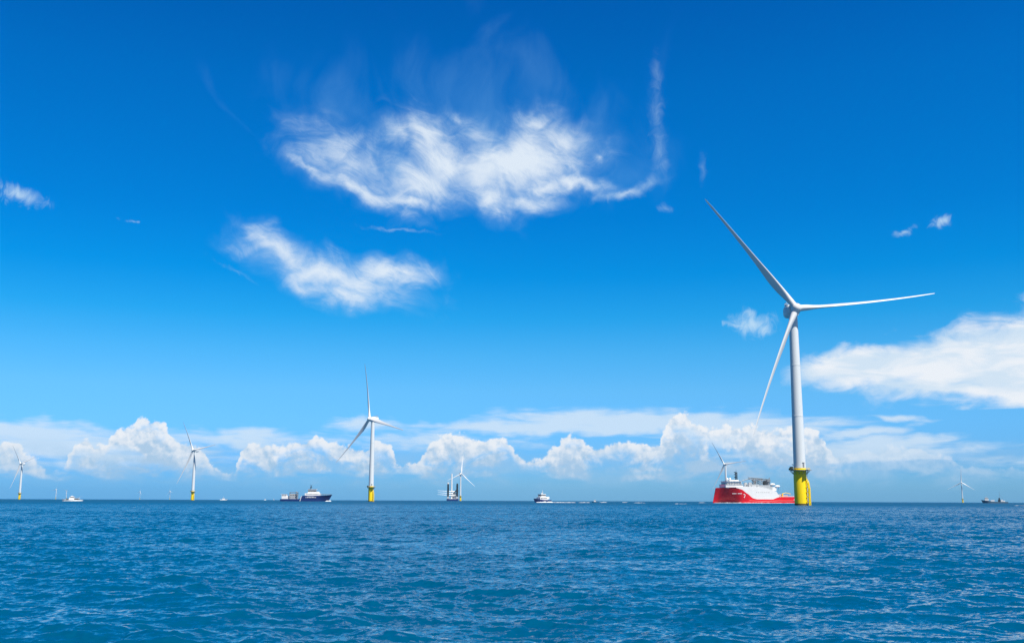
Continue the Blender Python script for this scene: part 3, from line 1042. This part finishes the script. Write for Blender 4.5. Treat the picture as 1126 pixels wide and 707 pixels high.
    mb = MB(); lattice(mb, (X(71), 9, 31), (X(44), 8, 33.0), 2.4, 10, 0.24); mb.build('crane_boom', GREY, crane)
    mb = MB(); mb.tube((X(60), -9, 22), (X(60), -9, 28), 1.2, 1.0, 12); mb.box((X(60), -9, 29), (3.4, 3, 2.4))
    c2 = mb.build('deck_crane', GREY, t)
    mb = MB(); mb.path([(X(60), -9, 29.5), (X(52), -8, 33), (X(41), -7, 30)], 0.55); mb.build('crane_boom', GREY, c2)
    mb = MB(); lattice(mb, (X(56), 0, 24), (X(56), 0, 32), 5, 3, 0.3); lattice(mb, (X(64), 0, 24), (X(64), 0, 33), 5, 3, 0.3); mb.box((X(60), 0, 32.6), (12, 5, 0.7))
    mb.build('lay_tower', GREY, t)
    mb = MB(); mb.lathe([(4.2, -2.5), (4.2, -2.2), (2.6, -2.1), (2.6, 2.1), (4.2, 2.2), (4.2, 2.5)], 28, (X(74), -3, 27), axis='Y'); mb.build('cable_reel', DARK, t)
    for s in (77, 84):
        mb = MB(); mb.loft([[Vector((X(s) + dx, 11 + yy * f, 25 + zz * f - (s - 77) * .35)) for yy, zz in ((0, -1.3), (1.2, -.6), (1.3, .4), (.6, 1.4), (-.6, 1.4), (-1.3, .4), (-1.2, -.6))] for dx, f in ((-3.6, .25), (-2.6, .9), (0, 1), (2.6, .9), (3.6, .25))])
        lb = mb.build('lifeboat', WHITE, t)
        mb = MB()
        for dx in (-2, 2):
            mb.path([(X(s) + dx, 9.5, 16), (X(s) + dx, 9.6, 26.6 - (s - 77) * .35), (X(s) + dx, 11.2, 27 - (s - 77) * .35)], 0.22)
        mb.build('davit', GREY, lb)
    mb = MB(); mb.box((X(79), 4, 19), (7, 14, 5)); mb.build('winch_house', WHITE, t, bevel=.1)
    mb = MB(); mb.tube((X(92), 8, 8), (X(92), 8, 13), 0.9, 0.8, 12); mb.path([(X(92), 8, 12.6), (X(97), 8, 13.8), (X(104), 8, 12.2)], 0.4)
    mb.build('aft_crane', YELLOW, t)
    mb = MB(); mb.box((X(90), 3, 10), (6, 8, 4)); mb.box((X(98), -2, 9.6), (8, 9, 2.6)); mb.build('deck_container', PALE, t, bevel=.08)
    mb = MB()
    for k in range(24):
        s = 87 + k * 1.6
        for y in (12.2, -12.2):
            mb.tube((X(s), y, 8.0), (X(s), y, 9.6), 0.08, n=4)
    for y in (12.2, -12.2):
        mb.tube((X(87), y, 9.6), (X(123.8), y, 9.6), 0.1, n=5); mb.tube((X(87), y, 9.0), (X(123.8), y, 9.0), 0.08, n=5)
    mb.build('deck_rail', WHITE, t)
    fo = foam([(X(-4), 3, 0), (X(2), 5, 0), (X(20), 11, 0), (X(60), 15.5, 0), (X(126), 15, 0)], 1.6, 0.5, t, 'bow_wave')
    return t


# ---- navy supply ship, bow to the right
def blue_ship():
    L = 74.0
    t = thing('supply_ship', 'navy blue ship with white wheelhouse forward and pale deck gear aft, bow pointing right', 'ship', at(337, 1500), R(4))
    tab = [(0, 0.6, 0.2, 9.8), (3, 3.8, 0.9, 9.3), (8, 6.3, 2.8, 8.8), (15, 7.6, 5.6, 8.4), (22, 8, 7.4, 8.3), (42, 8, 8, 8.2), (44.5, 8, 8, 5.0), (47, 8, 8, 3.2), (74, 7.8, 7.4, 3.2)]
    h = Hull(L, tab, rake=5.5, flare=1.6, n=56)
    hull = h.mesh('hull', BLUE, t)
    X = lambda s: L / 2 - s
    mb = MB(); windows(mb, X(38), X(22), -8.0, 5.6, 0.9, 7, 0.16, .45); mb.box((X(30), -8.0, 6.6), (10, 0.2, 0.5)); mb.build('hull_opening', WHITE, hull)
    mb = MB(); mb.tube((X(45.5), -8.15, 0.4), (X(43.5), -8.15, 7.6), 0.5, n=8); mb.build('boarding_ladder', WHITE, hull)
    mb = MB(); mb.box((X(28), 0, 9.9), (22, 14, 3.6)); mb.box((X(27), 0, 12.8), (17, 12.5, 2.4), 0, (0.86, 1)); sup = mb.build('superstructure', WHITE, t, bevel=.12)
    mb = MB(); windows(mb, X(37), X(19), -7.02, 10.4, 0.8, 10, .12, .5); mb.build('porthole_row', GLASS, sup)
    mb = MB(); mb.box((X(29), 0, 16.4), (11, 11, 1.9)); mb.box((X(28.5), 0, 17.5), (13.4, 12.6, 0.3)); wh = mb.build('wheelhouse', WHITE, t, bevel=.08)
    mb = MB(); mb.box((X(29), 0, 14.75), (11.4, 11.5, 1.4)); mb.build('wheelhouse_windows', GLASS, wh)
    mb = MB(); mb.tube((X(31), 0, 17.4), (X(31), 0, 23.6), 0.5, 0.2); mb.box((X(31), 0, 20.2), (2.6, 4.5, 0.9)); mb.box((X(31), 0, 22), (1.4, 3, 0.5)); mb.path([(X(33), 0, 17.5), (X(31.5), 0, 20)], .25); mb.path([(X(32.5), 0, 24), (X(31), 0, 21.5), (X(29.5), 0, 24)], .18)
    mb.build('radar_mast', DARK, t)
    mb = MB()
    for k in range(13):
        s = 1.5 + k * 1.25
        for sg in (-1, 1):
            y = sg * (h.half(s, 9) - .15)
            mb.tube((X(s), y, 8.6), (X(s), y, 10.6), 0.08, n=4)
    for sg in (-1, 1):
        for dz in (10.6, 10.0):
            mb.path([(X(1.5 + k * 1.25), sg * (h.half(1.5 + k * 1.25, 9) - .15), dz) for k in range(13)], 0.1, 5)
    mb.build('bow_rail', GREY, t)
    mb = MB(); mb.box((X(69), 0, 6.6), (7, 9, 6.4)); mb.box((X(64), 2, 5.6), (5, 7, 4.4)); mb.box((X(69.5), 0, 10.1), (9, 10, .4)); dh = mb.build('deck_house', WHITE, t, bevel=.1)
    mb = MB(); windows(mb, X(72), X(66), -4.52, 8.2, 1.1, 3, .14, .4); mb.build('deck_house_windows', GLASS, dh)
    mb = MB(); mb.box((X(56), 0, 7.2), (11, 9, 7.8)); win = mb.build('equipment_module', PALE, t, bevel=.1)
    mb = MB(); windows(mb, X(60.5), X(51.5), -4.52, 8.6, 1.8, 3, .14, .5); windows(mb, X(60.5), X(51.5), -4.52, 5.4, 1.4, 3, .14, .6); mb.build('module_opening', DARK, win)
    mb = MB()
    for s in (50, 61):
        for y in (-4.9, 4.9):
            mb.tube((X(s), y, 3), (X(s), y, 12.6), 0.3)
    mb.box((X(55.5), 0, 12.7), (12, 10.6, 0.7)); mb.build('gantry_frame', GREY, t)
    mb = MB(); mb.tube((X(50), -5.8, 3), (X(50), -5.8, 9), 0.7, .6, 12); mb.box((X(50), -5.8, 9.6), (2, 2, 2)); mb.path([(X(50), -5.8, 10), (X(52), -5.6, 14), (X(49), -5.6, 12.6)], .35)
    mb.build('deck_crane', GREY, t)
    foam([(X(1.0), -0.6, 0), (X(4), -3.0, 0), (X(10), -5.0, 0)], 0.9, 1.5, t, 'bow_wave')
    return t


# ---- jack-up vessel with stacked blades and a tower section
def jack_up():
    t = thing('jack_up_vessel', 'jack-up installation vessel with dark legs and three turbine blades stacked across its deck', 'ship', at(497.6, 4060), R(6))
    mb = MB(); mb.prism([(-23, 8), (23, 8), (23, 2), (20, -3), (-20, -3), (-23, 2)], -17, 17); mb.build('hull', BLUE, t)
    mb = MB(); mb.box((0, 0, 8.6), (45, 33, 1.2)); mb.build('deck_edge', WHITE, t)
    for x, y, hgt in ((-18, -13.5, 66), (-18, 13.5, 66), (18, -13.5, 62), (18, 13.5, 62)):
        mb = MB(); lattice(mb, (x, y, -4), (x, y, hgt), 4.6, 12, 0.75); mb.tube((x, y, -4), (x, y, hgt - 8), 1.5, n=10)
        lg = mb.build('leg', DARK, t)
        mb = MB(); mb.box((x, y, 13), (8, 7.2, 8)); mb.build('jacking_house', PALE, lg, bevel=.2)
        mb = MB(); mb.box((x, y, hgt + 3), (5.4, 5.4, 6)); mb.build('leg_cap', WHITE if x < 0 else DARK, lg)
    mb = MB(); mb.box((3, 5, 19), (20, 16, 20)); mb.box((3, 5, 30), (16, 12, 3)); q = mb.build('accommodation_block', WHITE, t, bevel=.3)
    mb = MB()
    for z in (13, 17, 21, 25):
        windows(mb, -6, 12, -3.1, z, 1.4, 7, .3, .5)
    mb.build('porthole_row', GLASS, q)
    mb = MB(); mb.lathe([(3.2, 9), (3.1, 40), (2.9, 75), (2.6, 106), (0.1, 106.1)], 20, (-4.5, -8, 0)); mb.build('upright_tower_section', WHITE, t)
    for k, z in enumerate((22.5, 30, 37.5)):
        o = part('turbine_blade', BLADE, t, Matrix.Translation((22, -11, z)) @ Matrix.Rotation(R(-90), 4, 'Y') @ Matrix.Rotation(R(60), 4, 'Z'))
    mb = MB()
    for x in (-16, 10, 21):
        for y in (-14.5, -7.5):
            mb.tube((x, y, 9), (x, y, 41), 0.5)
        for z in (20, 27.5, 35):
            mb.box((x, -11, z), (1, 7.6, 0.8))
    mb.build('blade_rack', GREY, t)
    mb = MB(); mb.tube((17, -13.5, 18), (17, -13.5, 36), 3.6, 3.2, 14); mb.box((17, -13.5, 40), (9, 8, 8)); cr = mb.build('main_crane', DARK, t)
    mb = MB(); lattice(mb, (15, -13.5, 42), (3, -13.5, 30), 3.4, 8, 0.5); lattice(mb, (17, -13.5, 44), (15, -13.5, 60), 3, 4, 0.4); mb.build('crane_boom', DARK, cr)
    return t


# ---- white crew boat coming round the bow quarter
def crew_boat():
    L = 24.0
    t = thing('crew_boat', 'white crew transfer boat with dark bow and tall wheelhouse, trailing a long white wake', 'boat', at(595.5, 1200), R(218))
    tab = [(0, 0.4, 0.1, 4.6), (2, 2.0, 0.6, 4.4), (5, 3.2, 1.8, 3.9), (9, 3.9, 3.2, 3.4), (14, 4.0, 3.9, 3.1), (24, 3.9, 3.7, 2.9)]
    h = Hull(L, tab, rake=2.2, n=28, draft=1)
    h.mesh('hull', BLUE, t)
    X = lambda s: L / 2 - s
    mb = MB(); mb.box((X(13), 0, 4.6), (12, 6.8, 3.2)); mb.box((X(18.5), 0, 5.2), (6, 6, 3.0)); cab = mb.build('cabin', WHITE, t, bevel=.1)
    mb = MB(); windows(mb, X(18), X(8), 3.42, 4.9, 0.9, 5, .1, .4); windows(mb, X(18), X(8), -3.42, 4.9, 0.9, 5, .1, .4); mb.build('cabin_windows', GLASS, cab)
    mb = MB(); mb.box((X(12.5), 0, 6.9), (7.2, 5.8, 1.4)); mb.box((X(12.5), 0, 9.2), (7.6, 6.2, 0.9)); mb.box((X(12.5), 0, 8.2), (6.6, 5.2, 1.5)); wh = mb.build('wheelhouse', WHITE, t, bevel=.06)
    mb = MB(); mb.box((X(12.5), 0, 8.2), (6.9, 5.6, 1.1)); mb.build('wheelhouse_windows', GLASS, wh)
    mb = MB(); mb.tube((X(13.5), 0, 9.5), (X(13.5), 0, 14.2), 0.28, 0.14); mb.box((X(13.5), 0, 11.4), (0.6, 3.4, 0.35)); mb.box((X(12.6), 0, 10.6), (2.4, .6, .6)); mb.build('mast', WHITE, t)
    mb = MB()
    for s in (3, 5, 7, 9):
        for sg in (-1, 1):
            y = sg * (h.half(s, 4) - .1)
            mb.tube((X(s), y, 3.4), (X(s), y, 5.6), .08, n=4)
    for sg in (-1, 1):
        mb.path([(X(s), sg * (h.half(s, 4) - .1), 5.6) for s in (3, 5, 7, 9)], .09, 4)
    mb.build('bow_rail', PALE, t)
    foam([(X(3), 1.2, 0), (X(8), 3.6, 0), (X(16), 5.2, 0), (X(25), 5.6, 0)], 1.0, 1.3, t, 'bow_wave')
    foam([(X(4), -1.6, 0), (X(10), -4.2, 0), (X(18), -5.4, 0), (X(25), -5.6, 0)], 1.0, 1.1, t, 'bow_wave')
    return t


def launch(name, label, px, depth, rz, L, hullm, cab_h, mast=0.0, group=None):
    """small open-sterned boat with a cabin"""
    t = thing(name, label, 'boat', at(px, depth), rz, group)
    b = L * 0.15
    tab = [(0, 0.2, 0.05, .15 * L), (.12 * L, .6 * b, .3 * b, .14 * L), (.3 * L, .95 * b, .75 * b, .125 * L), (.55 * L, b, .95 * b, .115 * L), (L, .95 * b, .9 * b, .11 * L)]
    h = Hull(L, tab, rake=.08 * L, n=20, draft=.05 * L)
    h.mesh('hull', hullm, t)
    mb = MB(); z0 = .11 * L
    mb.box((-.02 * L, 0, z0 + cab_h * .3), (.34 * L, 1.5 * b, cab_h * .6), 0, (.9, .95)); mb.box((-.03 * L, 0, z0 + cab_h * .95), (.36 * L, 1.6 * b, cab_h * .12))
    for sx in (-.16, .1):
        for sg in (-1, 1):
            mb.tube((sx * L, sg * .68 * b, z0 + cab_h * .5), (sx * L, sg * .68 * b, z0 + cab_h * .95), .012 * L, n=5)
    cab = mb.build('cabin', WHITE, t)
    mb = MB(); mb.box((-.02 * L, 0, z0 + cab_h * .74), (.26 * L, 1.25 * b, cab_h * .24)); mb.build('cabin_windows', GLASS, cab)
    if mast:
        mb = MB(); mb.tube((-.05 * L, 0, z0 + cab_h), (-.05 * L, 0, z0 + cab_h + mast), .012 * L, .006 * L); mb.box((-.05 * L, 0, z0 + cab_h + mast * .6), (.02 * L, .5 * b, .02 * L)); mb.build('mast', WHITE, t)
    return t


def cruiser():
    L = 21.5
    t = thing('motor_cruiser', 'long low white motor cruiser with a central cabin, left of the blue ship', 'boat', at(79, 1100), R(186))
    tab = [(0, 0.3, 0.1, 2.1), (2, 1.4, 0.5, 2.0), (5, 2.4, 1.5, 1.75), (9, 2.8, 2.4, 1.55), (14, 2.8, 2.7, 1.4), (21.5, 2.6, 2.5, 1.3)]
    Hull(L, tab, rake=1.6, n=24, draft=.7).mesh('hull', WHITE, t)
    mb = MB(); mb.box((0.2, 0, 2.5), (5.4, 4.2, 2.2), 0, (.85, .95)); mb.box((-.2, 0, 4.45), (4.6, 4.0, 0.35)); mb.box((0, 0, 4.9), (2.0, 2.4, 0.7))
    for x in (-2.2, 1.8):
        for y in (-1.7, 1.7):
            mb.tube((x, y, 3.4), (x, y, 4.4), .1, n=6)
    cab = mb.build('cabin', WHITE, t, bevel=.06)
    mb = MB(); mb.box((0.1, 0, 3.85), (3.7, 3.3, .8)); mb.build('cabin_windows', GLASS, cab)
    mb = MB(); mb.box((-4.9, 0, 2.0), (4.4, 3.6, 1.3)); mb.box((4.5, 0, 2.0), (2.2, 3.0, 1.0)); mb.build('cockpit_shade', DARK, t, bevel=.05)
    mb = MB(); mb.box((-5.2, 0, 3.0), (5.2, 4.0, .2))
    for x in (-7.4, -3):
        for y in (-1.8, 1.8):
            mb.tube((x, y, 1.4), (x, y, 3.0), .08, n=5)
    mb.build('awning', WHITE, t)
    mb = MB(); mb.tube((0.2, 0, 5.2), (0.2, 0, 7.2), .08, .05); mb.path([(-6, -2, 3.0), (-9, -4.5, 5.4)], .06); mb.path([(-6, 2, 3.0), (-9, 4.5, 5.4)], .06); mb.build('antenna', PALE, t)
    foam([(10, 1.2, 0), (4, 3.6, 0), (-12, 3.8, 0)], .7, .45, t, 'bow_wave')
    return t


def cargo_ship():
    L = 62.0
    t = thing('cargo_ship', 'faint grey cargo ship at the far right with white bridge at its bow', 'ship', at(1093.5, 2600), R(162))
    tab = [(0, 0.5, 0.2, 8.2), (3, 3.4, 1.0, 7.6), (8, 5.4, 3.2, 7.0), (15, 6, 5.2, 6.4), (24, 6, 6, 4.4), (40, 6, 6, 3.6), (62, 5.6, 5.4, 3.4)]
    Hull(L, tab, rake=4, n=36).mesh('hull', TEAL, t)
    X = lambda s: L / 2 - s
    mb = MB(); mb.box((X(13), 0, 8.6), (9, 9, 4.2)); mb.box((X(12.5), 0, 12.9), (8, 8, 1.2)); sup = mb.build('superstructure', WHITE, t, bevel=.1)
    mb = MB(); mb.box((X(12.5), 0, 11.5), (7.4, 7.6, 1.7)); mb.build('bridge_windows', GLASS, sup)
    mb = MB(); mb.tube((X(11), 0, 13.4), (X(11), 0, 17), .25); mb.tube((X(14), 0, 13.4), (X(14), 0, 18.5), .2); mb.box((X(14), 0, 16.5), (1.6, 3, .4)); mb.build('mast', PALE, t)
    mb = MB(); mb.box((X(26.5), 0, 6.2), (8.5, 8, 3.4)); mb.build('white_container', WHITE, t, bevel=.08)
    mb = MB(); mb.box((X(42), 0, 6), (5, 6, 5)); mb.box((X(42.5), 0, 10.5), (3.4, 3.4, 5)); cr = mb.build('deck_crane', DARK, t, bevel=.1)
    mb = MB(); mb.tube((X(43.5), 0, 13), (X(43.5), 0, 29), .28, .14); mb.path([(X(43.5), 0, 22), (X(52), 0, 9)], .12); mb.build('crane_mast', GREY, cr)
    mb = MB(); mb.box((X(48), 0, 6), (4.5, 7, 5)); mb.box((X(53), 0, 4.8), (4, 7, 3.6)); mb.build('aft_house', WHITE, t, bevel=.1)
    return t


red_ship()
blue_ship()
jack_up()
crew_boat()
cruiser()
cargo_ship()
launch('motor_launch', 'small dark motor launch with white cabin, crossing the crew boat wake', 654, 1500, R(176), 8.5, TEAL, 2.6)
launch('fishing_boat', 'tiny white fishing boat with thin mast on the horizon, right of the tall cumulus turbine', 246, 3400, R(10), 24.0, WHITE, 4.0, 7.0)
launch('yacht', 'white speck of a yacht on the horizon, further left of two near the blue ship', 291.5, 4300, R(30), 10.0, WHITE, 4.5, 3.0)
launch('yacht', 'white speck of a yacht on the horizon, just left of the blue ship stern', 301.0, 4300, R(-40), 9.0, WHITE, 4.0, 3.0)

# broken water left astern of the crew boat and the launch
WK = [(606, 633, 1190), (636, 649, 1230), (659, 668, 1420), (684, 690, 1500), (697, 711, 1180), (741, 755, 800), (1114, 1128, 650), (768, 776, 1500)]
mbw = []
for a, b, d in WK:
    o = foam([at(a, d), at((a + b) / 2, d * 1.004), at(b, d * 1.002)], 1.5, (0.45 if a < 670 else 0.26) * d / 1190, None, 'wake_foam')
    o['kind'] = 'stuff'


# ------------------------------------------------------------------ sea air: distant things fade towards the sky
def haze_box(half, z0, z1, density):
    mb = MB()
    mb.box((0, 0, (z0 + z1) / 2), (2 * half, 2 * half, z1 - z0))
    m = bpy.data.materials.new('sea_air')
    m.use_nodes = True
    t = m.node_tree
    t.nodes.clear()
    v = t.nodes.new('ShaderNodeVolumePrincipled')
    v.inputs['Color'].default_value = (0.25, 0.60, 0.95, 1)
    v.inputs['Density'].default_value = density
    o = t.nodes.new('ShaderNodeOutputMaterial')
    t.links.new(v.outputs[0], o.inputs['Volume'])
    ob = mb.build('haze', m, smooth=False)
    ob['kind'] = 'stuff'
    return ob


haze_box(20500, -7.0, 204.0, 1.6e-5)
